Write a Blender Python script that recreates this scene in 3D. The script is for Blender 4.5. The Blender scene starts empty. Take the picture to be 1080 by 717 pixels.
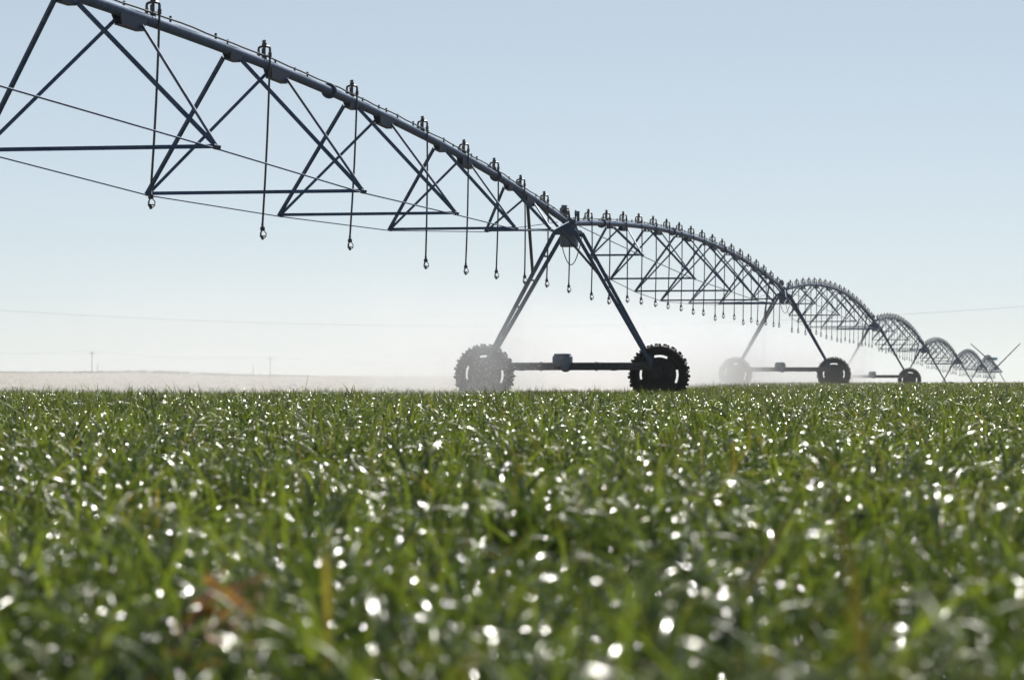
import bpy, math, random
import numpy as np
from mathutils import Vector, Matrix

random.seed(7)
rng = np.random.default_rng(11)
SC = bpy.context.scene
COL = SC.collection
PI = math.pi
F = 3013.0            # focal length of the photo in its own pixels (1080 wide)
EYE = 0.70

# ------------------------------------------------------------------ materials
def new_mat(name):
    m = bpy.data.materials.new(name); m.use_nodes = True
    nt = m.node_tree
    return m, nt, nt.nodes['Principled BSDF']

def noisy_mat(name, c1, c2, rough=0.5, metal=0.0, scale=12.0, bump=0.0, detail=6, r2=None, spec=0.5):
    m, nt, b = new_mat(name)
    tc = nt.nodes.new('ShaderNodeTexCoord')
    n = nt.nodes.new('ShaderNodeTexNoise'); n.inputs['Scale'].default_value = scale
    n.inputs['Detail'].default_value = detail; n.inputs['Roughness'].default_value = 0.65
    nt.links.new(tc.outputs['Object'], n.inputs['Vector'])
    r = nt.nodes.new('ShaderNodeValToRGB')
    r.color_ramp.elements[0].position = 0.35; r.color_ramp.elements[1].position = 0.68
    r.color_ramp.elements[0].color = (*c1, 1); r.color_ramp.elements[1].color = (*c2, 1)
    nt.links.new(n.outputs['Fac'], r.inputs['Fac'])
    nt.links.new(r.outputs['Color'], b.inputs['Base Color'])
    b.inputs['Metallic'].default_value = metal
    b.inputs['Roughness'].default_value = rough
    b.inputs['Specular IOR Level'].default_value = spec
    if r2 is not None:
        mr = nt.nodes.new('ShaderNodeMapRange')
        mr.inputs['To Min'].default_value = rough; mr.inputs['To Max'].default_value = r2
        nt.links.new(n.outputs['Fac'], mr.inputs['Value']); nt.links.new(mr.outputs['Result'], b.inputs['Roughness'])
    if bump:
        bp = nt.nodes.new('ShaderNodeBump'); bp.inputs['Strength'].default_value = bump
        bp.inputs['Distance'].default_value = 0.02
        nt.links.new(n.outputs['Fac'], bp.inputs['Height']); nt.links.new(bp.outputs['Normal'], b.inputs['Normal'])
    return m

M_STEEL = noisy_mat('galvanised_steel', (0.016, 0.047, 0.11), (0.052, 0.10, 0.185), 0.55, 0.15, 9, 0.05, r2=0.8, spec=0.25)
M_STEEL_WET = noisy_mat('wet_weathered_steel', (0.013, 0.034, 0.078), (0.042, 0.076, 0.135), 0.5, 0.15, 16, 0.1, r2=0.8, spec=0.3)
M_BEAM = noisy_mat('muddy_steel', (0.016, 0.018, 0.025), (0.06, 0.056, 0.056), 0.45, 0.2, 14, 0.25, r2=0.8)
M_PLASTIC = noisy_mat('black_plastic', (0.006, 0.009, 0.014), (0.016, 0.02, 0.027), 0.4, 0, 30)
M_HOSE = noisy_mat('black_hose', (0.008, 0.011, 0.017), (0.02, 0.025, 0.034), 0.45, 0, 20)
M_RUBBER = noisy_mat('muddy_rubber', (0.005, 0.005, 0.006), (0.016, 0.015, 0.015), 0.8, 0, 9, 0.3, spec=0.15)
M_RIM = noisy_mat('dull_rim_steel', (0.006, 0.007, 0.010), (0.02, 0.02, 0.022), 0.6, 0.1, 12, 0.15, spec=0.25)
M_BOX = noisy_mat('grey_blue_box', (0.06, 0.085, 0.125), (0.11, 0.14, 0.19), 0.5, 0.1, 10)
M_BLUE = noisy_mat('blue_panel', (0.10, 0.22, 0.42), (0.14, 0.28, 0.5), 0.4, 0, 5)
M_WOOD = noisy_mat('weathered_wood', (0.07, 0.055, 0.045), (0.14, 0.11, 0.09), 0.8, 0, 4)
M_WIRE = noisy_mat('dark_cable', (0.03, 0.03, 0.035), (0.06, 0.06, 0.065), 0.5, 0.3, 5)
M_BARK = noisy_mat('bark', (0.06, 0.045, 0.035), (0.12, 0.095, 0.075), 0.9, 0, 3)
M_FOL = noisy_mat('dark_foliage', (0.03, 0.05, 0.02), (0.07, 0.095, 0.04), 0.7, 0, 1.2)
M_SCRUB = noisy_mat('dry_scrub', (0.06, 0.055, 0.034), (0.12, 0.095, 0.066), 0.85, 0, 0.35)

def crop_mat():
    m, nt, b = new_mat('wheat_leaf')
    a = nt.nodes.new('ShaderNodeAttribute'); a.attribute_name = 'tint'
    geo = nt.nodes.new('ShaderNodeNewGeometry')
    n = nt.nodes.new('ShaderNodeTexNoise'); n.inputs['Scale'].default_value = 45.0; n.inputs['Detail'].default_value = 2
    nt.links.new(geo.outputs['Position'], n.inputs['Vector'])
    mr = nt.nodes.new('ShaderNodeMapRange'); mr.inputs['To Min'].default_value = 0.75; mr.inputs['To Max'].default_value = 1.25
    nt.links.new(n.outputs['Fac'], mr.inputs['Value'])
    mx = nt.nodes.new('ShaderNodeVectorMath'); mx.operation = 'SCALE'
    nt.links.new(a.outputs['Color'], mx.inputs[0]); nt.links.new(mr.outputs['Result'], mx.inputs['Scale'])
    nt.links.new(mx.outputs['Vector'], b.inputs['Base Color'])
    cu = nt.nodes.new('ShaderNodeAttribute'); cu.attribute_name = 'cup'
    cs = nt.nodes.new('ShaderNodeVectorMath'); cs.operation = 'SCALE'; cs.inputs['Scale'].default_value = 0.36
    nt.links.new(cu.outputs['Vector'], cs.inputs[0])
    ca = nt.nodes.new('ShaderNodeVectorMath'); ca.operation = 'ADD'; nt.links.new(geo.outputs['Normal'], ca.inputs[0]); nt.links.new(cs.outputs['Vector'], ca.inputs[1])
    cn = nt.nodes.new('ShaderNodeVectorMath'); cn.operation = 'NORMALIZE'; nt.links.new(ca.outputs['Vector'], cn.inputs[0])
    nt.links.new(cn.outputs['Vector'], b.inputs['Normal'])
    # wet leaves are sharp and shiny, dry ones dull (wetness sits in the tint's alpha)
    for sock, dry, wet in (('Roughness', 0.42, LEAF_ROUGH), ('Specular IOR Level', 0.06, LEAF_SPEC)):
        q = nt.nodes.new('ShaderNodeMapRange'); q.inputs['To Min'].default_value = dry; q.inputs['To Max'].default_value = wet
        nt.links.new(a.outputs['Alpha'], q.inputs['Value']); nt.links.new(q.outputs['Result'], b.inputs[sock])
    tr = nt.nodes.new('ShaderNodeBsdfTranslucent')
    hs = nt.nodes.new('ShaderNodeVectorMath'); hs.operation = 'MULTIPLY'; hs.inputs[1].default_value = (1.4, 1.4, 0.6)
    nt.links.new(mx.outputs['Vector'], hs.inputs[0]); nt.links.new(hs.outputs['Vector'], tr.inputs['Color'])
    ad = nt.nodes.new('ShaderNodeMixShader'); ad.inputs['Fac'].default_value = 0.29
    nt.links.new(b.outputs['BSDF'], ad.inputs[1]); nt.links.new(tr.outputs['BSDF'], ad.inputs[2])
    nt.links.new(ad.outputs['Shader'], nt.nodes['Material Output'].inputs['Surface'])
    return m
LEAF_ROUGH = 0.20
LEAF_SPEC = 0.42
M_CROP = crop_mat()

def ground_mat():
    m, nt, b = new_mat('field_soil')
    geo = nt.nodes.new('ShaderNodeNewGeometry')
    sx = nt.nodes.new('ShaderNodeSeparateXYZ'); nt.links.new(geo.outputs['Position'], sx.inputs[0])
    n1 = nt.nodes.new('ShaderNodeTexNoise'); n1.inputs['Scale'].default_value = 14; n1.inputs['Detail'].default_value = 8
    nt.links.new(geo.outputs['Position'], n1.inputs['Vector'])
    r1 = nt.nodes.new('ShaderNodeValToRGB')
    r1.color_ramp.elements[0].color = (0.055, 0.032, 0.018, 1); r1.color_ramp.elements[1].color = (0.17, 0.10, 0.06, 1)
    r1.color_ramp.elements[0].position = 0.35; r1.color_ramp.elements[1].position = 0.7
    nt.links.new(n1.outputs['Fac'], r1.inputs['Fac'])
    n2 = nt.nodes.new('ShaderNodeTexNoise'); n2.inputs['Scale'].default_value = 0.05; n2.inputs['Detail'].default_value = 8
    nt.links.new(geo.outputs['Position'], n2.inputs['Vector'])
    r2 = nt.nodes.new('ShaderNodeValToRGB')
    r2.color_ramp.elements[0].color = (0.075, 0.066, 0.038, 1); r2.color_ramp.elements[1].color = (0.145, 0.108, 0.068, 1)
    r2.color_ramp.elements[0].position = 0.3; r2.color_ramp.elements[1].position = 0.7
    nt.links.new(n2.outputs['Fac'], r2.inputs['Fac'])
    mr = nt.nodes.new('ShaderNodeMapRange'); mr.inputs['From Min'].default_value = 75; mr.inputs['From Max'].default_value = 190
    nt.links.new(sx.outputs['Y'], mr.inputs['Value'])
    mx = nt.nodes.new('ShaderNodeMix'); mx.data_type = 'RGBA'
    nt.links.new(mr.outputs['Result'], mx.inputs['Factor'])
    nt.links.new(r1.outputs['Color'], mx.inputs['A']); nt.links.new(r2.outputs['Color'], mx.inputs['B'])
    nt.links.new(mx.outputs['Result'], b.inputs['Base Color'])
    b.inputs['Roughness'].default_value = 0.95; b.inputs['Specular IOR Level'].default_value = 0.15
    bp = nt.nodes.new('ShaderNodeBump'); bp.inputs['Strength'].default_value = 0.7; bp.inputs['Distance'].default_value = 0.03
    nt.links.new(n1.outputs['Fac'], bp.inputs['Height']); nt.links.new(bp.outputs['Normal'], b.inputs['Normal'])
    return m
M_GROUND = ground_mat()

# ------------------------------------------------------------------ mesh helpers
class MB:
    def __init__(self): self.v = []; self.f = []; self.sm = []
    def add(self, verts, faces, smooth=False):
        b = len(self.v); self.v.extend([tuple(p) for p in verts])
        self.f.extend([tuple(i + b for i in q) for q in faces]); self.sm.extend([smooth] * len(faces))
    def box(self, c, s, rot=None, bev=0.0):
        hx, hy, hz = s[0] / 2, s[1] / 2, s[2] / 2
        R = rot or Matrix.Identity(3); c = Vector(c)
        if bev <= 0:
            vs = [c + R @ Vector((x * hx, y * hy, z * hz)) for z in (-1, 1) for x, y in ((-1, -1), (1, -1), (1, 1), (-1, 1))]
            self.add(vs, [(3, 2, 1, 0), (4, 5, 6, 7), (0, 1, 5, 4), (1, 2, 6, 5), (2, 3, 7, 6), (3, 0, 4, 7)])
        else:                       # chamfered box: rings of an octagonal section
            def ring(z, k):
                x, y, b = hx - k, hy - k, bev
                return [c + R @ Vector((px, py, z)) for px, py in ((-x + b, -y), (x - b, -y), (x, -y + b), (x, y - b), (x - b, y), (-x + b, y), (-x, y - b), (-x, -y + b))]
            rs = [ring(-hz, bev * .8), ring(-hz + bev, 0), ring(hz - bev, 0), ring(hz, bev * .8)]
            vs = [p for r in rs for p in r]; fs = [tuple(reversed(range(8))), tuple(range(24, 32))]
            for i in range(3):
                for j in range(8):
                    fs.append((i * 8 + j, i * 8 + (j + 1) % 8, i * 8 + 8 + (j + 1) % 8, i * 8 + 8 + j))
            self.add(vs, fs)
    def frame(self, d, up=None):
        d = d.normalized(); up = Vector(up) if up else Vector((0, 0, 1))
        if abs(d.dot(up)) > 0.98: up = Vector((0, 1, 0))
        x = d.cross(up).normalized(); y = x.cross(d).normalized()
        return x, y
    def tube(self, pts, r, n=8, cap=True):
        pts = [Vector(p) for p in pts]; rr = r if isinstance(r, (list, tuple)) else [r] * len(pts)
        vs = []; fs = []; X = None
        for i, p in enumerate(pts):
            d = (pts[min(i + 1, len(pts) - 1)] - pts[max(i - 1, 0)]).normalized()
            if X is None: X, Y = self.frame(d)
            else:
                X = (X - d * X.dot(d)).normalized(); Y = d.cross(X).normalized() * (1)
            Yv = X.cross(d).normalized()
            for k in range(n):
                a = 2 * PI * k / n
                vs.append(p + (X * math.cos(a) + Yv * math.sin(a)) * rr[i])
        for i in range(len(pts) - 1):
            for k in range(n):
                fs.append((i * n + k, i * n + (k + 1) % n, (i + 1) * n + (k + 1) % n, (i + 1) * n + k))
        self.add(vs, fs, n > 5)
        if cap:
            self.add(vs[:n], [tuple(reversed(range(n)))]); self.add(vs[-n:], [tuple(range(n))])
    def angle(self, a, b, w=0.06, t=0.008, up=None, flip=1):
        """an L section of angle iron from a to b"""
        a, b = Vector(a), Vector(b); X, Y = self.frame(b - a, up); X = X * flip
        sec = [(0, 0), (w, 0), (w, t), (t, t), (t, w), (0, w)]
        o = w * 0.35
        vs = [p + X * (x - o) + Y * (y - o) for p in (a, b) for x, y in sec]
        n = 6; fs = [(k, (k + 1) % n, n + (k + 1) % n, n + k) for k in range(n)] + [tuple(reversed(range(6))), tuple(range(6, 12))]
        self.add(vs, fs)
    def lathe(self, prof, n=24, axis='X', c=(0, 0, 0), smooth=True):
        """prof: list of (offset along axis, radius)"""
        c = Vector(c); vs = []; fs = []; m = len(prof)
        for k in range(n):
            a = 2 * PI * k / n
            for o, r in prof:
                q = (o, r * math.cos(a), r * math.sin(a))
                vs.append(c + Vector({'X': q, 'Y': (q[1], q[0], q[2]), 'Z': (q[1], q[2], q[0])}[axis]))
        for k in range(n):
            for i in range(m - 1):
                k2 = (k + 1) % n
                fs.append((k * m + i, k2 * m + i, k2 * m + i + 1, k * m + i + 1))
        self.add(vs, fs, smooth)
    def build(self, name, mat, parent=None, loc=(0, 0, 0)):
        me = bpy.data.meshes.new(name); me.from_pydata(self.v, [], self.f)
        me.polygons.foreach_set('use_smooth', self.sm)
        me.materials.append(mat); me.update()
        o = bpy.data.objects.new(name, me); COL.objects.link(o); o.location = loc
        if parent: o.parent = parent
        return o

def tag(o, label=None, cat=None, group=None, kind=None):
    if label: o['label'] = label
    if cat: o['category'] = cat
    if group: o['group'] = group
    if kind: o['kind'] = kind
    return o

def thing(name, label, cat, loc=(0, 0, 0), rz=0.0, rx=0.0, group=None):
    o = bpy.data.objects.new(name, None); COL.objects.link(o)
    o.empty_display_size = 0.3
    o.location = loc; o.rotation_euler = (rx, 0, rz)
    return tag(o, label, cat, group)

def copy_tree(o, parent=None):
    c = o.copy(); COL.objects.link(c)
    if parent: c.parent = parent
    for ch in list(o.children): copy_tree(ch, c)
    return c

# ------------------------------------------------------------------ terrain
def sstep(a, b, x):
    t = np.clip((np.asarray(x, float) - a) / (b - a), 0, 1); return t * t * (3 - 2 * t)

RD = [0, 100, 114, 135, 158.6, 207, 256, 305, 354, 450, 700, 1000, 1250, 2500]
RH = [0, 0, -0.01, -0.13, -0.33, -1.25, -1.9, -2.2, -2.42, -2.7, -3.0, -3.0, -3.4, -13]
LD = [0, 57, 63, 72, 90, 130, 300, 600, 1000, 1250, 2500]
LH = [0, 0, -0.03, -0.30, -0.85, -1.2, -1.6, -1.3, 0.0, -0.6, -13]
def hgt(x, y):
    x = np.asarray(x, float); y = np.asarray(y, float)
    d = np.maximum(y, 0.01); a = x / np.maximum(d, 1.0)
    t = sstep(0.022, 0.070, a) * sstep(20, 60, y)
    hl = np.interp(y, LD, LH)
    # the far rise: highest to the left, sinking to the right
    tgt = np.interp(a, [-0.30, -0.18, -0.13, -0.095, -0.05, -0.013, 0.02], [0.95, 0.82, 0.55, -0.35, -0.8, -1.7, -2.4])
    far = sstep(450, 980, y) * (1 - sstep(1010, 1300, y))
    hl = hl + far * (tgt - np.interp(y, LD, LH))
    h = hl * (1 - t) + np.interp(y, RD, RH) * t
    # small swells
    h = h + 0.02 * np.sin(x * 0.55 + 1.3) * np.cos(y * 0.21) * (1 - sstep(50, 90, y))
    h = h + 0.12 * np.sin(x * 0.045 + 0.5 * np.sin(x * 0.11)) * far
    return h

def build_ground():
    ys = np.concatenate([np.arange(-30, 0, 3), np.arange(0, 30, 1.0), np.arange(30, 140, 2.0), np.arange(140, 420, 8), np.arange(420, 1400, 20), np.linspace(1400, 2500, 12)])
    ss = np.linspace(-1, 1, 161); ss = np.sign(ss) * (0.35 * np.abs(ss) + 0.65 * np.abs(ss) ** 3)
    W = np.where(ys < 60, 60, ys * 0.9 + 6)
    X = ss[None, :] * W[:, None]; Y = np.repeat(ys[:, None], len(ss), 1)
    Z = hgt(X, Y)
    v = np.stack([X, Y, Z], -1).reshape(-1, 3); m = len(ss); fs = []
    for i in range(len(ys) - 1):
        for j in range(m - 1):
            fs.append((i * m + j, i * m + j + 1, (i + 1) * m + j + 1, (i + 1) * m + j))
    mb = MB(); mb.add(v.tolist(), fs, True)
    return tag(mb.build('field_ground', M_GROUND), kind='structure')
build_ground()

# ------------------------------------------------------------------ crop: one mass of glossy wheat leaves
def lump(x, y, s=1.0, ph=0.0):
    return (np.sin(x * 2.1 * s + 1.7 * np.sin(y * 1.3 * s + ph) + ph) + np.sin(y * 1.7 * s + 1.3 * np.sin(x * 2.3 * s + 2 * ph) + 2.1) + np.sin((x + y) * 3.7 * s + ph * 3)) / 3

def edge_far(a):            # how far out the crop stands, by bearing
    return 68 + 66 * sstep(0.015, 0.068, a)

def blades(d0, d1, dens, nseg, wmul, xlim=None):
    mg = 1.2
    wmax = 0.19 * d1 + mg
    LP = 22                                   # leaves to a plant
    n = int(dens * (d1 - d0) * 2 * wmax / LP)
    x = rng.uniform(-wmax, wmax, n); y = rng.uniform(d0, d1, n)
    # sown in rows that run a little across the line of sight
    rowd = x * math.cos(0.5) + y * math.sin(0.5)
    off = (np.round(rowd / 0.19) * 0.19 - rowd) * 0.45
    x = x + off * math.cos(0.5); y = y + off * math.sin(0.5)
    a = x / y
    keep = (np.abs(x) < 0.19 * y + mg) & (y < edge_far(a))
    L1 = lump(x, y, 0.8); L2 = lump(x, y, 2.6, 1.1)
    keep &= rng.uniform(0, 1, n) < 0.66 + 0.42 * L1 + 0.34 * L2
    # bare patches where soil and dead leaves show
    for bx, by, rx, ry in ((-0.43, 4.25, 0.05, 0.7), (0.62, 4.75, 0.05, 0.4), (-0.95, 9.0, 0.08, 0.6), (2.05, 19, 0.3, 1.2)):
        keep &= ((x - bx) / rx) ** 2 + ((y - by) / ry) ** 2 > rng.uniform(0.6, 1.25, n)
    x, y, L1, L2 = (np.repeat(q[keep], LP) for q in (x, y, L1, L2)); n = len(x)
    pv = np.repeat(rng.normal(0, 1, n // LP), LP)           # vigour of each plant
    x = x + rng.normal(0, 0.024, n); y = y + rng.normal(0, 0.024, n)
    z = hgt(x, y)
    hs = 1 + 0.26 * L1 + 0.22 * L2 + 0.15 * pv
    fl = float(sstep(30, 46, d0)) * 0.75
    hs = np.clip(hs * (1 - fl) + fl * 1.0, 0.45, 1.42)
    ln = rng.normal(0.168, 0.042 - 0.015 * fl, n).clip(0.08, 0.32 - 0.05 * fl) * hs
    up = rng.uniform(0.01, 0.205, n) * hs                      # where on the stem the leaf leaves
    phi = rng.uniform(0, 2 * PI, n)
    th0 = np.abs(rng.normal(0.32, 0.23, n))
    bend = np.where(rng.uniform(0, 1, n) < 0.82, rng.gamma(4.2, 0.40, n), rng.uniform(0.1, 0.9, n)).clip(0, 2.9)
    w = rng.normal(0.0082, 0.0019, n).clip(0.004, 0.0135) * wmul
    tw = rng.normal(0, 0.35, n); tw2 = rng.normal(0, 0.5, n)
    k = nseg + 1
    t = np.linspace(0, 1, k)
    th = th0[:, None] + bend[:, None] * t[None, :] ** 1.5
    ds = ln[:, None] / nseg
    thm = 0.5 * (th[:, 1:] + th[:, :-1])
    r = np.concatenate([np.zeros((n, 1)), np.cumsum(np.sin(thm) * ds, 1)], 1)
    zz = np.concatenate([np.zeros((n, 1)), np.cumsum(np.cos(thm) * ds, 1)], 1) + up[:, None]
    cp, sp = np.cos(phi)[:, None], np.sin(phi)[:, None]
    cx = x[:, None] + r * cp; cy = y[:, None] + r * sp; cz = z[:, None] + np.maximum(zz, 0.015)
    # width: narrow at the base, full in the middle, pointed at the tip
    wp = np.interp(t, [0, 0.2, 0.55, 0.85, 1], [0.55, 0.95, 1.0, 0.55, 0.05])
    hw = w[:, None] * wp[None, :] * 0.5
    ta = tw[:, None] + tw2[:, None] * t[None, :]
    # across-vector = horizontal side vector turned about the leaf's own direction
    sx, sy = -sp, cp
    nx, ny, nz = -np.cos(th) * cp, -np.cos(th) * sp, np.sin(th)
    ax = sx * np.cos(ta) + nx * np.sin(ta); ay = sy * np.cos(ta) + ny * np.sin(ta); az = nz * np.sin(ta)
    P = np.empty((n, k, 2, 3), np.float32)
    for s, q in ((0, -1), (1, 1)):
        P[:, :, s, 0] = cx + q * hw * ax; P[:, :, s, 1] = cy + q * hw * ay; P[:, :, s, 2] = np.maximum(cz + q * hw * az, z[:, None] + 0.004)
    A = np.empty((n, k, 2, 3), np.float32)      # how the leaf is cupped across its width
    for s, q in ((0, -1), (1, 1)):
        A[:, :, s, 0] = q * ax; A[:, :, s, 1] = q * ay; A[:, :, s, 2] = q * az
    # leaf colour: blue-green to yellow-green with light and shade contrast put in, a few dry ones, dry tips
    g = np.clip(rng.uniform(0, 1, n) ** 1.6 + 0.08 * pv, 0, 1)[:, None]
    base = np.array([[0.007, 0.018, 0.009]]) * (1 - g) + np.array([[0.124, 0.164, 0.036]]) * g
    dry = rng.uniform(0, 1, n)
    base = np.where((dry < np.where(y < 8, 0.008, 0.02))[:, None], np.array([[0.15, 0.125, 0.045]]), base)
    base = np.where((dry > np.where(y < 8, 0.999, 0.993))[:, None], np.array([[0.11, 0.085, 0.035]]), base)
    C = np.empty((n, k, 2, 4), np.float32); C[..., 3] = 1
    wet = np.where(rng.uniform(0, 1, n) < np.clip(0.52 + 0.38 * lump(x, y, 1.4, 2.2) + 0.10 * lump(x, y, 5.0, 0.7), 0.04, 1), 1.0, rng.uniform(0, 0.25, n))
    C[..., 3] = wet[:, None, None]
    tip = (rng.uniform(0, 1, n) < 0.25)[:, None] * np.clip((t - 0.78) / 0.2, 0, 1)[None, :]
    for c in range(3):
        C[..., c] = (base[:, c][:, None] * (1 - tip) + (0.17, 0.14, 0.045)[c] * tip)[:, :, None]
    i0 = (np.arange(n) * k * 2)[:, None] + (np.arange(nseg) * 2)[None, :]
    Q = np.stack([i0, i0 + 1, i0 + 3, i0 + 2], -1).reshape(-1, 4)
    return P.reshape(-1, 3), Q, C.reshape(-1, 4), A.reshape(-1, 3)

def litter():
    """withered reddish tufts and dead leaves in the bare patches"""
    n = 900
    cx = np.concatenate([np.where(np.arange(420) < 100, rng.normal(-0.478, 0.022, 420), rng.normal(-0.44, 0.09, 420)), rng.normal(0.645, 0.04, 120), rng.normal(-0.45, 0.06, 180), rng.normal(2.05, 0.25, 180)])
    cy = np.concatenate([rng.normal(4.75, 0.12, 420), rng.normal(5.0, 0.08, 120), rng.normal(4.3, 0.3, 180), rng.normal(19, 1, 180)])
    z = hgt(cx, cy) + np.concatenate([np.where(np.arange(420) < 100, rng.uniform(0.14, 0.33, 420), rng.uniform(0.01, 0.10, 420)), rng.uniform(0.05, 0.20, 120), rng.uniform(0.005, 0.07, 360)])
    a = rng.uniform(0, 2 * PI, n); l = rng.uniform(0.015, 0.055, n); w = rng.uniform(0.003, 0.008, n); ti = rng.normal(0, 0.6, n)
    P = np.empty((n, 4, 3), np.float32)
    for i, (u, s) in enumerate(((-1, -1), (1, -1), (1, 1), (-1, 1))):
        P[:, i, 0] = cx + u * l * np.cos(a) - s * w * np.sin(a); P[:, i, 1] = cy + u * l * np.sin(a) + s * w * np.cos(a)
        P[:, i, 2] = z + u * l * np.sin(ti) + s * w * 0.5
    Q = np.arange(n * 4).reshape(-1, 4)
    cc = np.array([[0.14, 0.042, 0.016], [0.16, 0.08, 0.032], [0.09, 0.03, 0.014], [0.20, 0.12, 0.06]])[rng.integers(0, 4, n)]
    C = np.ones((n, 4, 4), np.float32); C[..., :3] = cc[:, None, :]; C[..., 3] = 0.1
    return P.reshape(-1, 3), Q, C.reshape(-1, 4), np.zeros((n * 4, 3), np.float32)

def build_crop():
    parts = [blades(1.7, 8, 4300, 8, 1.0), blades(8, 20, 3500, 6, 1.0), blades(20, 45, 1650, 4, 1.12), blades(45, 72, 720, 3, 1.45), blades(72, 134, 240, 3, 2.1), litter()]
    vs, qs, cs, ac = [], [], [], []; b = 0
    for P, Q, C, A in parts:
        ac.append(A)
        vs.append(P); qs.append(Q + b); cs.append(C); b += len(P)
    V = np.concatenate(vs); Q = np.concatenate(qs).astype(np.int32); C = np.concatenate(cs)
    me = bpy.data.meshes.new('wheat_crop')
    me.vertices.add(len(V)); me.vertices.foreach_set('co', V.ravel())
    me.loops.add(Q.size); me.loops.foreach_set('vertex_index', Q.ravel())
    me.polygons.add(len(Q)); me.polygons.foreach_set('loop_start', np.arange(0, Q.size, 4, dtype=np.int32))
    me.polygons.foreach_set('use_smooth', np.ones(len(Q), dtype=bool))
    at = me.attributes.new('tint', 'FLOAT_COLOR', 'POINT'); at.data.foreach_set('color', C.ravel())
    av = me.attributes.new('cup', 'FLOAT_VECTOR', 'POINT'); av.data.foreach_set('vector', np.concatenate(ac).ravel())
    me.materials.append(M_CROP); me.update(calc_edges=True)
    o = bpy.data.objects.new('wheat_crop', me); COL.objects.link(o)
    print('crop quads', len(Q))
    return tag(o, 'dense glossy green young wheat filling the foreground field', 'crop', kind='stuff')
build_crop()

# ------------------------------------------------------------------ centre pivot
# where each tower's pipe joint stands: photo x, depth, height of the ground
TX = [60, 286.5, 382.5, 434.4, 469.6, 495.3, 509.7]
D1 = 61.24
TPOS = []
for i, px in enumerate(TX):
    d = D1 * (1 + 0.8 * i); x = px * d / F
    TPOS.append((x, d, float(np.interp(d, RD, RH))))
step0 = Vector((TPOS[1][0] - TPOS[0][0], TPOS[1][1] - TPOS[0][1]))
T0 = (TPOS[0][0] - step0.x * 1.01, TPOS[0][1] - step0.y, 0.0)
PIPE_Z = 3.90
LSPAN = 49.75
PR = 0.067
NODE_U = [0.138 + 0.1247 * k for k in range(7)]
NODE_D = [0.74, 1.31, 1.58, 1.72, 1.60, 1.34, 0.78]
NODE_W = [0.61, 1.09, 1.34, 1.45, 1.37, 1.11, 0.64]

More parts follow.
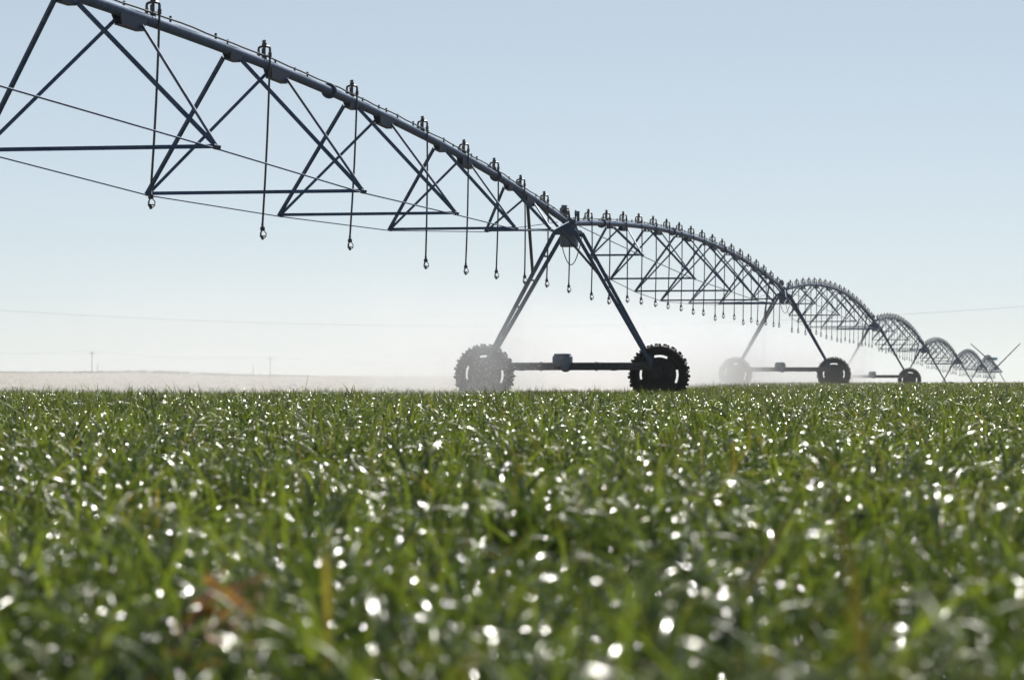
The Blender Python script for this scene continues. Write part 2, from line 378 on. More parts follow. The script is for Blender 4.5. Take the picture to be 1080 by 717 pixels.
def make_span(root, rise, drops, low, detail=True, nsec=40):
    zc = lambda u: rise * 4 * u * (1 - u)
    P = lambda u, dx=0, dz=0: Vector((dx, u * LSPAN, zc(u) + dz))
    mb = MB(); mb.tube([P(0.006 + 0.988 * i / nsec) for i in range(nsec + 1)], PR, 14); mb.build('pipe', M_STEEL, root)
    for i in range(1, 8):                      # bolted joints between pipe lengths
        u = NODE_U[i - 1] - 0.047
        if i in (1, 3, 5, 7) and detail:
            mb = MB(); d = (P(u + .001) - P(u)).normalized(); c = P(u)
            mb.tube([c - d * .03, c + d * .03], PR + 0.045, 16)
            for k in range(8):
                a = k * PI / 4; o = Vector((math.cos(a), 0, math.sin(a))) * (PR + .03)
                mb.tube([c + o - d * .05, c + o + d * .05], .012, 5)
            mb.build('flange', M_STEEL_WET, root)
    lows = {-1: [], 1: []}
    for k in range(7):
        u = NODE_U[k]; zl = zc(u) - NODE_D[k]; w = NODE_W[k]
        L = {s: Vector((s * w, u * LSPAN, zl)) for s in (-1, 1)}
        for s in (-1, 1): lows[s].append(L[s])
        for j, (du, gl) in enumerate(((-0.0212, 0.50), (0.0212, 0.95))):
            g = u + du; c = P(g, 0, -PR * 0.9); sl = math.atan2(rise * 4 * (1 - 2 * g), LSPAN)
            R = Matrix.Rotation(sl, 3, 'X'); gh = 0.055 if j == 0 else 0.095
            mb = MB()                          # trapezoid saddle plates under the pipe, one to each side, with a bottom strip
            for s in (-1, 1):
                pts = [(s * .062, -gl / 2, 0.03), (s * .062, gl / 2, 0.03), (s * .042, gl * .40, -gh), (s * .042, -gl * .40, -gh)]
                q = [c + R @ Vector(p) for p in pts] + [c + R @ (Vector(p) - Vector((s * .008, 0, 0))) for p in pts]
                mb.add(q, [(0, 1, 2, 3), (7, 6, 5, 4), (0, 4, 5, 1), (1, 5, 6, 2), (2, 6, 7, 3), (3, 7, 4, 0)])
            mb.box(c + R @ Vector((0, 0, -gh - .004)), (.10, gl * .80, .008), R)
            mb.build('saddle_plate', M_STEEL_WET, root)
            for s in (-1, 1):
                mb = MB()
                top = c + R @ Vector((s * .062, -s * 0 + (gl * .33 if s > 0 else -gl * .33), -gh * .55))
                mb.angle(top, L[s] + Vector((0, (-.05, .05)[j], 0)), .043, .008, flip=-s)
                mb.build('strut', M_STEEL, root)
        mb = MB(); mb.angle(L[-1] + Vector((.01, 0, -.01)), L[1] + Vector((-.01, 0, -.01)), .046, .008)
        mb.build('spreader_bar', M_STEEL, root)
        if detail:
            for s in (-1, 1):
                mb = MB(); mb.box(L[s] + Vector((0, 0, -.012)), (.05, .20, .055), bev=.012)
                mb.tube([L[s] + Vector((s * .05, 0, -.01)), L[s] + Vector((-s * .05, 0, -.01))], .016, 6)
                mb.build('rod_clevis', M_STEEL_WET, root)
    for s in (-1, 1):
        mb = MB(); pts = [P(0.010, s * .12, -.05)] + [p + Vector((0, 0, -.03)) for p in lows[s]] + [P(0.988, s * .12, -.05)]
        mb.tube(pts, 0.0105, 6); mb.build('truss_rod', M_STEEL, root)
    # the power cable strapped along the top, and its clips
    mb = MB(); n = 90
    mb.tube([P(i / n * .99 + .005, 0.03 + .012 * math.sin(i * 1.9), PR + .018 + .012 * abs(math.sin(i * 2.7 + .4))) for i in range(n + 1)], 0.012, 6)
    mb.build('power_cable', M_HOSE, root)
    if detail:
        for i in range(62):
            u = (i + .6 + random.uniform(-.28, .28)) / 62.8; c = P(u, random.uniform(-.01, .03), PR + random.uniform(-.022, .0))
            if random.random() < .2: continue
            mb = MB(); mb.tube([c, c + Vector((0, .004, .05))], [.016, .010], 6); mb.tube([c + Vector((0, 0, .045)), c + Vector((0, .01, .068))], .017, 6)
            mb.build('cable_clip', M_PLASTIC, root)
    for u, jit, *sw in drops:
        make_drop(root, P(u, 0, PR - .01), low + jit, sw)

GOOSE = None; HEAD = None
def gooseneck_mesh():
    mb = MB()
    mb.tube([(0, 0, -.01), (0, 0, .20)], .020, 8)                                # riser
    mb.tube([(0, 0, -.01), (0, 0, .045)], .036, 8)                               # outlet boss
    mb.tube([(0, 0, .17), (0, 0, .215)], .034, 8); mb.tube([(0, 0, .21), (0, 0, .255)], .022, 8)   # cap
    mb.tube([(.015, 0, .255), (-.035, .01, .238)], .009, 5)
    arc = [(-.078, 0, .0), (-.078, 0, .135), (-.073, 0, .155), (-.055, 0, .166), (0, 0, .176), (.055, 0, .166), (.073, 0, .155), (.078, 0, .135), (.078, 0, .03)]
    mb.tube(arc, .0165, 7)
    mb.tube([(.078, 0, .09), (.078, 0, .03)], .024, 8); mb.tube([(-.078, 0, .10), (-.078, 0, .05)], .023, 8)
    mb.tube([(-.036, .03, .0), (-.036, .03, .15)], .010, 6)
    mb.tube([(-.078, 0, .055), (.078, 0, .055)], .006, 5)
    return mb
def head_mesh():
    mb = MB()
    mb.lathe([(.10, .001), (.10, .017), (.055, .019), (.05, .032), (.01, .034), (.0, .024)], 10, 'Z')   # weight and nozzle body
    for k in range(3):
        a = k * 2 * PI / 3 + .4; x, y = math.cos(a), math.sin(a)
        mb.tube([(x * .024, y * .024, .0), (x * .048, y * .048, -.03), (x * .044, y * .044, -.075), (x * .014, y * .014, -.10)], .007, 5)
    mb.lathe([(-.055, .001), (-.058, .036), (-.070, .040), (-.074, .012), (-.10, .018), (-.115, .016), (-.118, .001)], 10, 'Z')  # spinner plate
    return mb
_dm = {}
def make_drop(root, top, zlow, sw=()):
    if 'g' not in _dm:
        o = gooseneck_mesh().build('sprinkler_drop', M_PLASTIC, root); _dm['g'] = o.data
        o.location = top
    else:
        o = bpy.data.objects.new('sprinkler_drop', _dm['g']); COL.objects.link(o); o.parent = root; o.location = top
    z1 = zlow - top.z                                       # head height in the drop's own frame
    sway = Vector((random.uniform(-.05, .02), random.uniform(-.03, .03), 0))
    if sw: sway.x = sw[0]
    mb = MB(); a = Vector((.078, 0, .05)); b = Vector((.078, 0, z1 + .09)) + sway
    pts = [a.lerp(b, t) + Vector((.012 * math.sin(t * PI), 0, 0)) for t in (0, .25, .5, .75, 1)]
    mb.tube(pts, .0145, 7); mb.build('hose', M_HOSE, o)
    if 'h' not in _dm:
        h = head_mesh().build('sprinkler_head', M_PLASTIC, o); _dm['h'] = h.data
    else:
        h = bpy.data.objects.new('sprinkler_head', _dm['h']); COL.objects.link(h); h.parent = o
    h.location = Vector((.078, 0, z1)) + sway

def span_loc(p, q):
    a = Vector((p[0], p[1], p[2] + PIPE_Z)); b = Vector((q[0], q[1], q[2] + PIPE_Z)); d = b - a
    return a, math.atan2(-d.x, d.y), math.atan2(d.z, math.hypot(d.x, d.y)), d.length

LBL_SPAN = [
    'nearest and largest arched pipe span, coming down from the top left corner',
    'second arched pipe span, between the nearest pair of big wheels and the misty pair',
    'third arched pipe span, rising just beyond the tower with the greyed left wheel',
    'fourth arched pipe span in the row, just right of the third arch',
    'fifth arched pipe span, small and far, right of the fourth arch',
    'sixth arched pipe span, tiny, second to last before the raised arms',
    'last and smallest arched pipe span, under the two raised arms']
GS = 'pipe spans of the centre pivot'
d1 = [(1 - .574, .17, -.11), (1 - .479, .03, -.10), (1 - .383, .09, -.10), (1 - .2864, -.02), (1 - .219, 0), (1 - .1636, .01), (1 - .110, 0), (1 - .0575, 0.01), (1 - .006, -.03),
      (.305, .0), (.235, .02), (.14, .01), (.05, 0)]
a, rz, rx, L = span_loc(T0, TPOS[0])
s1 = thing('pipe_span', LBL_SPAN[0], 'irrigation pipe', a, rz, rx, GS); make_span(s1, 0.88, d1, -1.36, True, 64)
a, rz, rx, L = span_loc(TPOS[0], TPOS[1])
dd = [(.053 * k, random.choice((-.05, 0, .02, -.08, .04))) for k in range(1, 19)]
s2 = thing('pipe_span', LBL_SPAN[1], 'irrigation pipe', a, rz, rx, GS); make_span(s2, 0.72, dd, -1.42, True, 40)
a, rz, rx, L = span_loc(TPOS[1], TPOS[2])
s3 = thing('pipe_span', LBL_SPAN[2], 'irrigation pipe', a, rz, rx, GS)
dd = [(.053 * k, random.choice((-.05, 0, .02, -.08, .04))) for k in range(1, 19)]
make_span(s3, 0.88, dd, -1.40, False, 32)
for i in range(2, 6):
    a, rz, rx, L = span_loc(TPOS[i], TPOS[i + 1])
    o = copy_tree(s3); o.location = a; o.rotation_euler = (rx, 0, rz); o['label'] = LBL_SPAN[i + 1]

# ---- drive towers
def wheel(parent, x):
    w = bpy.data.objects.new('wheel', None)
    R, rr, W = 0.630, 0.475, 0.33
    tyre = MB()
    prof = [(-.13, rr), (-.150, rr + .03), (-.165, rr + .08), (-.158, R - .05), (-.12, R - .012), (0, R), (.12, R - .012), (.158, R - .05), (.165, rr + .08), (.150, rr + .03), (.13, rr)]
    tyre.lathe([(o, r) for o, r in prof], 64, 'Y')
    n = 22
    for k in range(n):                       # bar lugs, left and right halves staggered
        for s in (-1, 1):
            a0 = 2 * PI * (k + (0.5 if s > 0 else 0)) / n
            cs = []
            for (yy, da, rb, rt) in ((0.012, .02, R - .03, R + .037), (.085, .055, R - .035, R + .037), (.152, .085, R - .07, R + .026), (.170, .095, R - .12, R - .035)):
                cs.append((s * yy, a0 + da, rb, rt))
            vs = []; fs = []
            for (yy, aa, rb, rt) in cs:
                for ha, r in ((-.028, rb), (.028, rb), (.017, rt), (-.017, rt)):
                    vs.append((r * math.sin(aa + ha), yy, r * math.cos(aa + ha)))
            for i in range(3):
                for j in range(4):
                    fs.append((i * 4 + j, i * 4 + (j + 1) % 4, i * 4 + 4 + (j + 1) % 4, i * 4 + 4 + j))
            fs += [(3, 2, 1, 0), (12, 13, 14, 15)]
            tyre.add(vs, fs)
    rim = MB()
    rim.lathe([(-.135, rr + .02), (-.14, rr - .005), (-.10, rr - .03), (.10, rr - .03), (.14, rr - .005), (.135, rr + .02)], 48, 'Y')
    # dished disc with four curved hand holes
    N = 96; rings = [0.10, 0.20, 0.30, 0.373, 0.420, rr - .028]
    off = [-.05, -.05, -.02, 0.0, 0.015, 0.02]
    vs = []; fs = []
    for sd in (0, 1):
        for j, r in enumerate(rings):
            for k in range(N):
                an = 2 * PI * k / N
                vs.append((r * math.sin(an), off[j] + sd * .008, r * math.cos(an)))
    hole = lambda j, k: j == 3 and any(abs(((k + .5) / N - (q / 4 + .012) + .5) % 1 - .5) < .056 for q in range(4))
    nn = len(rings) * N
    for j in range(len(rings) - 1):
        for k in range(N):
            k2 = (k + 1) % N
            if hole(j, k): continue
            fs.append((j * N + k, j * N + k2, (j + 1) * N + k2, (j + 1) * N + k))
            fs.append(tuple(reversed((nn + j * N + k, nn + j * N + k2, nn + (j + 1) * N + k2, nn + (j + 1) * N + k))))
    rim.add(vs, fs, True)
    hub = MB()
    hub.lathe([(-.16, .001), (-.16, .06), (-.12, .075), (-.06, .105), (.10, .115), (.12, .10), (.125, .001)], 20, 'Y')
    for k in range(8):
        an = k * PI / 4 + .2; c = Vector((.085 * math.sin(an), -.085, .085 * math.cos(an))); hub.tube([c, c + Vector((0, -.03, 0))], .012, 6)
    # the tyre carries the wheel: rim and hub hang from one wheel mesh
    t = tyre.build('wheel', M_RUBBER, parent, (x, .30, .66))
    rim.build('rim', M_RIM, t); hub.build('hub', M_RIM, t)
    bpy.data.objects.remove(w)
    return t

def make_tower(root):
    for s in (-1, 1):
        wheel(root, s * 1.905)
        ends = {}
        for j in (-1, 1):
            top = Vector((s * .20, j * .52, 3.70)); bot = Vector((s * 1.80, j * .17, .86)); ends[j] = (top, bot)
            mb = MB(); mb.angle(top, bot, .078, .011, up=(0, 1, 0), flip=s)
            mb.build('leg', M_STEEL_WET, root)
        for t in (.18, .36, .56, .76, .92):
            a = ends[-1][0].lerp(ends[-1][1], t); b = ends[1][0].lerp(ends[1][1], t)
            mb = MB(); mb.angle(a, b, .042, .008); mb.build('rung', M_STEEL, root)
        # long brace back along the pipe to the leg
        t = .315; a = ends[-1][0].lerp(ends[-1][1], t)
        mb = MB(); mb.angle((s * .10, -4.3, 4.08), a, .062, .010, flip=s); mb.build('brace', M_STEEL_WET, root)
        # gearbox on the wheel's axle
        mb = MB(); mb.box((s * 1.86, .03, .70), (.26, .20, .30), bev=.03); mb.lathe([(-.02, .001), (-.02, .07), (.12, .07), (.12, .001)], 14, 'Y', (s * 1.905, .03, .66))
        mb.build('gearbox', M_RIM, root)
    mb = MB(); mb.box((0, -.02, .835), (3.62, .15, .165), bev=.012)
    for s in (-1, 1): mb.box((s * 1.72, -.02, .93), (.26, .36, .02)); mb.box((s * .6, -.02, .835), (.012, .19, .20))
    mb.build('base_beam', M_BEAM, root)
    mb = MB(); mb.tube([(-1.8, -.16, .78), (1.8, -.16, .78)], .020, 8)
    for x in (-1.0, 1.0): mb.tube([(x - .06, -.16, .78), (x + .06, -.16, .78)], .038, 8)
    mb.build('drive_shaft', M_BEAM, root)
    mb = MB(); mb.box((-.13, -.05, .955), (.40, .30, .24), bev=.035); mb.box((-.13, -.05, 1.09), (.34, .24, .035), bev=.012)
    mb.lathe([(-.11, .001), (-.11, .085), (.16, .085), (.18, .05), (.18, .001)], 16, 'Y', (-.05, -.14, .80))
    mb.build('drive_motor', M_BOX, root)
    # head of the tower
    mb = MB()
    for y in (-.52, .52): mb.box((0, y, 3.68), (.46, .07, .10), bev=.01)
    for x in (-.17, .17): mb.box((x, 0, 3.72), (.07, 1.04, .09), bev=.01)
    for y in (-.3, .3):
        q = [(-.12, 3.86), (.12, 3.86), (.19, 3.68), (-.19, 3.68)]
        vs = [(x, y - .006, z) for x, z in q] + [(x, y + .006, z) for x, z in q]
        mb.add(vs, [(3, 2, 1, 0), (4, 5, 6, 7), (0, 1, 5, 4), (1, 2, 6, 5), (2, 3, 7, 6), (3, 0, 4, 7)])
    mb.build('tower_head', M_STEEL_WET, root)
    mb = MB(); mb.box((.03, -.15, 3.52), (.36, .26, .27), bev=.02); mb.box((.03, -.285, 3.52), (.30, .02, .21), bev=.006)
    mb.build('junction_box', M_BOX, root)
    mb = MB()
    mb.lathe([(-.15, .001), (-.15, PR + .05), (-.11, PR + .06), (-.09, PR + .035), (.09, PR + .035), (.11, PR + .06), (.15, PR + .05), (.15, .001)], 20, 'Y', (0, .08, 3.90))
    for k in range(10):
        an = k * PI / 5; mb.tube([(math.cos(an) * .125, -.10, 3.9 + math.sin(an) * .125), (math.cos(an) * .125, .26, 3.9 + math.sin(an) * .125)], .012, 5)
    mb.build('flex_joint', M_STEEL_WET, root)
    mb = MB(); mb.box((-.05, -.28, 4.15), (.19, .18, .20), bev=.045); mb.box((-.05, -.28, 4.03), (.06, .06, .10)); mb.box((-.05, -.28, 4.26), (.12, .11, .03), bev=.01)
    mb.build('control_box', M_BOX, root)
    mb = MB(); pts = []
    for i in range(13):
        t = i / 12; pts.append((-.16 + .48 * t, -.20, 3.62 - .62 * (1 - (2 * t - 1) ** 2)))
    mb.tube(pts, .011, 6); mb.build('slack_cable', M_HOSE, root)
    mb = MB(); mb.tube([(.16, -.16, 3.95), (.20, -.16, 4.12), (.17, -.1, 4.18), (.12, .1, 4.14), (.11, .22, 4.0)], .016, 6)
    mb.tube([(.17, .2, 3.95), (.17, .2, 4.17)], .03, 8); mb.build('vent_pipe', M_STEEL_WET, root)

LBL_T = [
    'nearest wheeled tower, two big lugged tyres joined by a dark beam on the wheat',
    'second wheeled tower, left wheel greyed out by white spray',
    'third wheeled tower, right wheel dark and small before the fourth arch',
    'fourth wheeled tower, only the top of a tyre above the wheat edge',
    'fifth wheeled tower, two thin legs ending in the wheat edge, right of the fourth',
    'sixth wheeled tower, faint thin legs between the last two arches',
    'farthest wheeled tower, at the right end with two raised arms']
GT = 'wheeled towers of the centre pivot'
t1 = None
for i, p in enumerate(TPOS):
    p0 = T0 if i == 0 else TPOS[i - 1]; p2 = TPOS[i + 1] if i + 1 < len(TPOS) else p
    rz = math.atan2(-(p2[0] - p0[0]), p2[1] - p0[1])
    if t1 is None:
        t1 = thing('wheeled_tower', LBL_T[0], 'irrigation tower', p, rz, 0, GT); make_tower(t1)
    else:
        o = copy_tree(t1); o.location = p; o.rotation_euler = (0, 0, rz); o['label'] = LBL_T[i]
        for ch in o.children:
            if ch.name.startswith('wheel'): ch.rotation_euler = (0, random.uniform(-.12, .12) + (0 if i < 3 else .5), 0)
        if i == len(TPOS) - 1:
            for s in (-1, 1):
                mb = MB(); mb.tube([(s * .1, .3, 3.75 if s > 0 else 4.1), (s * 3.05, .3, 6.75)], [.085, .055], 8); mb.build('raised_arm', M_STEEL_WET, o)
            mb = MB(); mb.box((-.35, -.1, 4.85), (1.25, .3, .36), bev=.04); mb.box((-.35, -.1, 4.4), (.1, .1, .7)); mb.build('blue_housing', M_BLUE, o)

# ------------------------------------------------------------------ far things: poles, wires, trees, scrub
def ray(px, py, d): return Vector(((px - 540) / F * d, d, EYE + (393 - py) / F * d))
GP = 'utility poles far beyond the field'
def pole(px, d, top_py, label, arm=True, r=.14):
    x = (px - 540) / F * d; z0 = float(hgt(x, d)); zt = EYE + (393 - top_py) / F * d
    t = thing('utility_pole', label, 'pole', (x, d, z0), 0, 0, GP); h = zt - z0
    mb = MB(); mb.tube([(0, 0, -.3), (0, 0, h)], [r * 1.3, r * .8], 8); mb.build('post', M_WOOD, t)
    if arm:
        mb = MB(); mb.box((0, -.14, h - .7), (1.9, .10, .14), bev=.01); mb.build('crossarm', M_WOOD, t)
        for q in (-.8, 0, .8):
            mb = MB(); mb.lathe([(0, .001), (0, .05), (.1, .07), (.16, .04), (.2, .05), (.22, .001)], 8, 'Z', (q, -.14, h - .63)); mb.build('insulator', M_PLASTIC, t)
    return Vector((x, d, zt))
pa = [pole(97, 820, 370, 'tall thin utility pole on the dry rise, leftmost and clearest of them', r=.12),
      pole(285, 860, 376, 'thin utility pole with a small crossarm, midway between the left edge and the first wheel', r=.12),
      pole(467, 900, 381, 'faint utility pole just left of the nearest left wheel', r=.10)]
pole(103, 960, 383.5, 'short faint utility pole close beside the clearest one', False, .14)
pole(267, 980, 385, 'short faint utility pole just left of the pole with the small crossarm', False, .14)
pole(418, 990, 387, 'very faint short utility pole nearest the pole by the left wheel', False, .13)
def wire(pts, r, label, name='overhead_wire'):
    mb = MB(); mb.tube(pts, r, 5); return tag(mb.build(name, M_WIRE), label, 'wire', 'overhead wires')
def sag(a, b, s, n=24): return [a.lerp(b, i / n) + Vector((0, 0, -s * 4 * (i / n) * (1 - i / n))) for i in range(n + 1)]
e0 = ray(-110, 366, 790) 
pts = sag(e0, pa[0], 1.1, 16) + sag(pa[0], pa[1], 1.0, 16)[1:] + sag(pa[1], pa[2], .9, 16)[1:]
wire([p + Vector((0, -.14, -.1)) for p in pts], .018, 'faint far wire strung along the tops of the thin poles')
# the nearer line: one long sagging span right across the picture
DW = 300
wp = []
for i in range(61):
    px = -170 + 1390 * i / 60; wp.append(ray(px, 343.9 - 6.4e-5 * (px - 511) ** 2, DW))
wire(wp, .009, 'thin overhead wire sagging right across the whole sky')


def leaf_cloud(mb, c, r, n, s):
    for _ in range(n):
        v = Vector((random.gauss(0, 1), random.gauss(0, 1), random.gauss(0, 1))).normalized() * (random.random() ** .4)
        p = Vector(c) + Vector((v.x * r[0], v.y * r[1], v.z * r[2]))
        a = Vector((random.gauss(0, 1), random.gauss(0, 1), random.gauss(0, 1))).normalized(); b = a.cross(Vector((random.gauss(0, 1), random.gauss(0, 1), random.gauss(0, 1)))).normalized()
        q = s * random.uniform(.6, 1.4)
        mb.add([p - a * q, p + b * q * .7, p + a * q, p - b * q * .7], [(0, 1, 2, 3)])
def tree(px, d, w, h, label):
    x = (px - 540) / F * d; z0 = float(hgt(x, d))
    t = thing('tree', label, 'tree', (x, d, z0), 0, 0, 'hazy trees behind the spray')
    mb = MB(); mb.tube([(0, 0, -.2), (.1, 0, h * .3), (-.1, .1, h * .6)], [.25, .18, .08], 7)
    for k in range(5):
        a = k * 1.3; mb.tube([(.05, 0, h * (.25 + .06 * k)), (math.cos(a) * w * .3, math.sin(a) * w * .3, h * (.5 + .07 * k))], [.09, .03], 5)
    mb.build('trunk', M_BARK, t)
    mb = MB()
    for k in range(6):
        leaf_cloud(mb, (random.uniform(-.32, .32) * w, random.uniform(-.3, .3) * w, h * random.uniform(.45, .82)), (w * .26, w * .26, h * .2), 170, .22)
    mb.build('crown', M_FOL, t)
tree(737, 640, 3.4, 3.6, 'leftmost hazy round tree behind the spray, right of the nearest right wheel')
tree(747, 655, 4.6, 4.3, 'middle and tallest hazy tree behind the spray, right of the nearest right wheel')
tree(757, 650, 3.0, 3.3, 'rightmost hazy small tree behind the spray, beside the misty left wheel')

mb = MB()
for i in range(420):
    px = random.uniform(-40, 330); d = random.uniform(880, 1010); x = (px - 540) / F * d; z = float(hgt(x, d))
    k = math.exp(-((px - 160) / 70) ** 2)
    leaf_cloud(mb, (x, d, z + .15 + .25 * k), (.8 + k, .8, .25 + .4 * k), 14, .22)
for i in range(5200):
    d = 320 + 640 * random.random() ** 1.3; px = random.uniform(-60, 640); x = (px - 540) / F * d; z = float(hgt(x, d))
    leaf_cloud(mb, (x, d, z + .06), (.5, .5, .12), 5, random.uniform(.05, .12))
tag(mb.build('dry_scrub', M_SCRUB), 'low dry scrub dotting the hazy far rise at left', 'scrub', kind='stuff')

# ------------------------------------------------------------------ spray and haze
def closed_box(name, lo, hi, mat, loc=(0, 0, 0), rz=0.0):
    mb = MB(); c = [(l + h) / 2 for l, h in zip(lo, hi)]; s = [h - l for l, h in zip(lo, hi)]
    mb.box(c, s); o = mb.build(name, mat); o.location = loc; o.rotation_euler = (0, 0, rz); return o

def mist_mat(name, lo, hi, dens, u0, u1, wind=1.0, step=0.12, xl=0.35, zh=3.1, fx=0.0):
    """spray: thick near the sprinkler line and blown off to its left; thinner with height and distance"""
    m = bpy.data.materials.new(name); m.use_nodes = True; nt = m.node_tree; nt.nodes.clear()
    out = nt.nodes.new('ShaderNodeOutputMaterial'); pv = nt.nodes.new('ShaderNodeVolumePrincipled')
    pv.inputs['Color'].default_value = (0.985, 0.99, 1.0, 1); pv.inputs['Anisotropy'].default_value = MIST_G
    nt.links.new(pv.outputs['Volume'], out.inputs['Volume'])
    tc = nt.nodes.new('ShaderNodeTexCoord'); sp = nt.nodes.new('ShaderNodeSeparateXYZ'); nt.links.new(tc.outputs['Object'], sp.inputs[0])
    def ramp(sock, a, b, c, d):
        n = nt.nodes.new('ShaderNodeMapRange'); n.interpolation_type = 'SMOOTHSTEP'
        n.inputs['From Min'].default_value = a; n.inputs['From Max'].default_value = b; n.inputs['To Min'].default_value = c; n.inputs['To Max'].default_value = d
        nt.links.new(sock, n.inputs['Value']); return n.outputs['Result']
    def mul(a, b):
        n = nt.nodes.new('ShaderNodeMath'); n.operation = 'MULTIPLY'
        for i, q in enumerate((a, b)):
            if isinstance(q, (int, float)): n.inputs[i].default_value = q
            else: nt.links.new(q, n.inputs[i])
        return n.outputs[0]
    X, Y, Z = sp.outputs
    e = mul(ramp(X, lo[0], lo[0] * 0.35, 0, 1), ramp(X, fx - xl, fx + xl, 1, 0))
    e = mul(e, mul(ramp(Y, u0[0], u0[1], 0, 1), ramp(Y, u1[0], u1[1], 1, 0)))
    e = mul(e, mul(ramp(Z, zh * .25, zh, 1, 0), ramp(Z, 0.0, .12, 0, 1)))
    nz = nt.nodes.new('ShaderNodeTexNoise'); nz.inputs['Scale'].default_value = 0.38; nz.inputs['Detail'].default_value = 3
    mp = nt.nodes.new('ShaderNodeMapping'); mp.inputs['Scale'].default_value = (1.6, 1.6, 0.35); mp.inputs['Rotation'].default_value = (0, 0.35, 0)
    nt.links.new(tc.outputs['Object'], mp.inputs['Vector']); nt.links.new(mp.outputs['Vector'], nz.inputs['Vector'])
    e = mul(e, ramp(nz.outputs['Fac'], .3, .7, .15, 1.75))
    nt.links.new(mul(e, dens), pv.inputs['Density'])
    m.cycles.volume_step_rate = step
    return m
MIST_G = 0.912
def mist(name, p, q, dens, u0, u1, label, left=9.0, zh=3.1, base=-.2, xl=.35, fx=0.0, step=.12):
    a, rz, rx, L = span_loc(p, q)
    lo = (-left, u0[0] - .02, base); hi = (fx + xl + .02, u1[1] + .02, zh + .1)
    m = mist_mat('spray_' + str(u0[0]), lo, hi, dens, u0, u1, xl=xl, zh=zh, fx=fx, step=step)
    o = closed_box(name, lo, hi, m, (a.x, a.y, min(p[2], q[2])), rz)
    return tag(o, label, 'spray', kind='stuff')
mist('spray_mist', T0, TPOS[0], .046, (36.5, 43), (50.5, 54), 'fine white spray over the nearest left wheel and leg', left=15, zh=3.4)
mist('spray_mist', TPOS[0], TPOS[1], .07, (18, 30), (49, 52), 'thick white spray hiding the left wheel of the second tower', left=14, zh=3.9)
mist('spray_mist', TPOS[1], TPOS[2], .10, (1, 8), (48, 52), 'white spray below the third arch', left=14, base=-.6, zh=3.9)
mist('spray_mist', TPOS[2], TPOS[3], .07, (1, 8), (48, 52), 'white spray below the fourth arch', left=14, base=-.6)
mist('spray_mist', TPOS[3], TPOS[5], .04, (1, 8), (92, 99), 'thin white spray below the far arches', left=14, base=-.6, step=.08)
# spray drifting low over the hollow beyond the near crop edge
def drift():
    lo = (-60, 0, -1.6); hi = (10, 75, 2.2)
    m = mist_mat('spray_drift', (-60, 0, 0), hi, .009, (0, 12), (40, 74), xl=6, zh=1.6, fx=3.5, step=.15)
    for n in m.node_tree.nodes:
        pass
    o = closed_box('drifting_spray', lo, hi, m, (0, 66, 0), -.19)
    return tag(o, 'low pale spray drifting over the hollow beyond the wheat at left', 'spray', kind='stuff')
drift()

# drops, their sparkle painted white, falling off the sprinklers near the first tower
def droplets():
    mb = MB(); a, rz, rx, L = span_loc(T0, TPOS[0]); R = Matrix.Rotation(rz, 3, 'Z')
    m, nt, b = new_mat('water_drop'); b.inputs['Base Color'].default_value = (.9, .92, .94, 1); b.inputs['Roughness'].default_value = .25  # opaque white base colour stands in for the glint of clear water
    fs = [(0, 2, 4), (2, 1, 4), (1, 3, 4), (3, 0, 4), (2, 0, 5), (1, 2, 5), (3, 1, 5), (0, 3, 5)]
    for i in range(1300):
        x = -abs(random.gauss(0, 1.3)) - .05; y = random.uniform(43, 50.5); z = .15 + 1.35 * random.random() ** 1.3
        p = R @ Vector((x, y, 0)) + Vector((a.x, a.y, z)); s = random.uniform(.0035, .0075); l = random.uniform(1.0, 2.2)
        mb.add([p + Vector(q) for q in ((s, 0, 0), (-s, 0, 0), (0, s, 0), (0, -s, 0), (s * .3, 0, s * l), (-s * .3, 0, -s * l))], fs, True)
    return tag(mb.build('water_drops', m), 'fine water drops coloured white for sparkle, falling before the nearest left wheel', 'water drops', kind='stuff')
droplets()

def haze():
    m = bpy.data.materials.new('haze_air'); m.use_nodes = True; nt = m.node_tree; nt.nodes.clear()
    out = nt.nodes.new('ShaderNodeOutputMaterial'); pv = nt.nodes.new('ShaderNodeVolumePrincipled')
    pv.inputs['Color'].default_value = (0.90, 0.955, 1.0, 1); pv.inputs['Density'].default_value = HAZE; pv.inputs['Anisotropy'].default_value = 0.90
    nt.links.new(pv.outputs['Volume'], out.inputs['Volume'])
    o = closed_box('haze', (-2400, -40, -16), (2400, 2600, 13), m)
    return tag(o, 'pale dusty air over the whole field', 'haze', kind='stuff')
HAZE = 0.00022
haze()

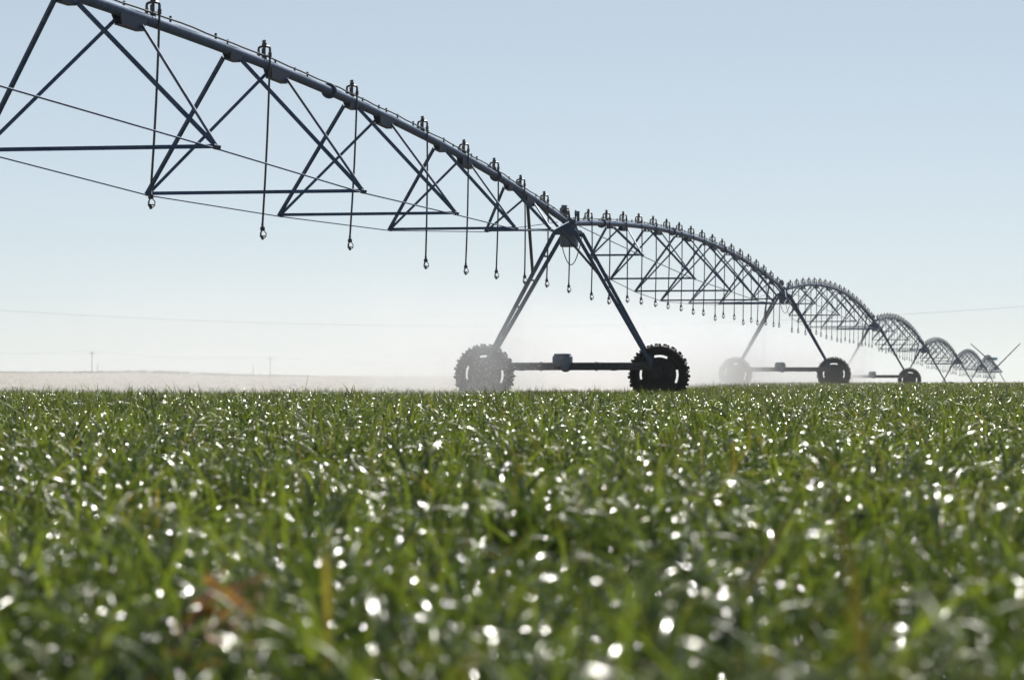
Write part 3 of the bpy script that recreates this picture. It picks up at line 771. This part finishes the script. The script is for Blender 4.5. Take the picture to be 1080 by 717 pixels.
# ------------------------------------------------------------------ light, sky, camera
SUN_EL = math.radians(45); SUN_AZ = math.radians(8)      # azimuth measured from +Y (straight ahead) towards +X
w = bpy.data.worlds.new('World'); SC.world = w; w.use_nodes = True
nt = w.node_tree; bg = nt.nodes['Background']
sky = nt.nodes.new('ShaderNodeTexSky'); sky.sky_type = 'NISHITA'; sky.sun_disc = False
sky.sun_elevation = SUN_EL; sky.sun_rotation = SUN_AZ
sky.air_density = 0.8; sky.dust_density = 0.6; sky.ozone_density = 1.4; sky.altitude = 2500
hs = nt.nodes.new('ShaderNodeHueSaturation'); hs.inputs['Saturation'].default_value = 0.82; hs.inputs['Hue'].default_value = 0.492      # dusty, pale air
nt.links.new(sky.outputs['Color'], hs.inputs['Color']); gm = nt.nodes.new('ShaderNodeGamma'); gm.inputs['Gamma'].default_value = 0.56
nt.links.new(hs.outputs['Color'], gm.inputs['Color']); nt.links.new(gm.outputs['Color'], bg.inputs['Color']); bg.inputs['Strength'].default_value = 0.081

sl = bpy.data.lights.new('sun', 'SUN'); sl.energy = 5.0; sl.angle = math.radians(0.53); sl.color = (1.0, 0.955, 0.88)
so = bpy.data.objects.new('sun', sl); COL.objects.link(so)
to_sun = Vector((math.sin(SUN_AZ) * math.cos(SUN_EL), math.cos(SUN_AZ) * math.cos(SUN_EL), math.sin(SUN_EL)))
so.rotation_euler = to_sun.to_track_quat('Z', 'Y').to_euler(); so.location = (0, 0, 30)

cam = bpy.data.cameras.new('camera'); co = bpy.data.objects.new('camera', cam); COL.objects.link(co)
cam.sensor_width = 36; cam.lens = 36 * F / 1080
co.location = (0, 0, EYE); co.rotation_euler = (math.radians(90) + math.atan((393 - 358.5) / F), 0, 0)
cam.clip_start = 0.1; cam.clip_end = 8000
cam.dof.use_dof = True; cam.dof.focus_distance = 40; cam.dof.aperture_fstop = 5.2; cam.dof.aperture_blades = 0
SC.camera = co

vs = SC.view_settings; vs.view_transform = 'Standard'; vs.look = 'None'; vs.gamma = 1.0; vs.exposure = 1.45; vs.use_curve_mapping = False
cy = SC.cycles
cy.use_denoising = True; cy.denoiser = 'OPENIMAGEDENOISE'; cy.sample_clamp_direct = 40
cy.max_bounces = 6; cy.diffuse_bounces = 1; cy.glossy_bounces = 3; cy.transmission_bounces = 4; cy.transparent_max_bounces = 8; cy.volume_bounces = 1
cy.volume_max_steps = 256
cy.use_adaptive_sampling = False
cy.sample_clamp_indirect = 6
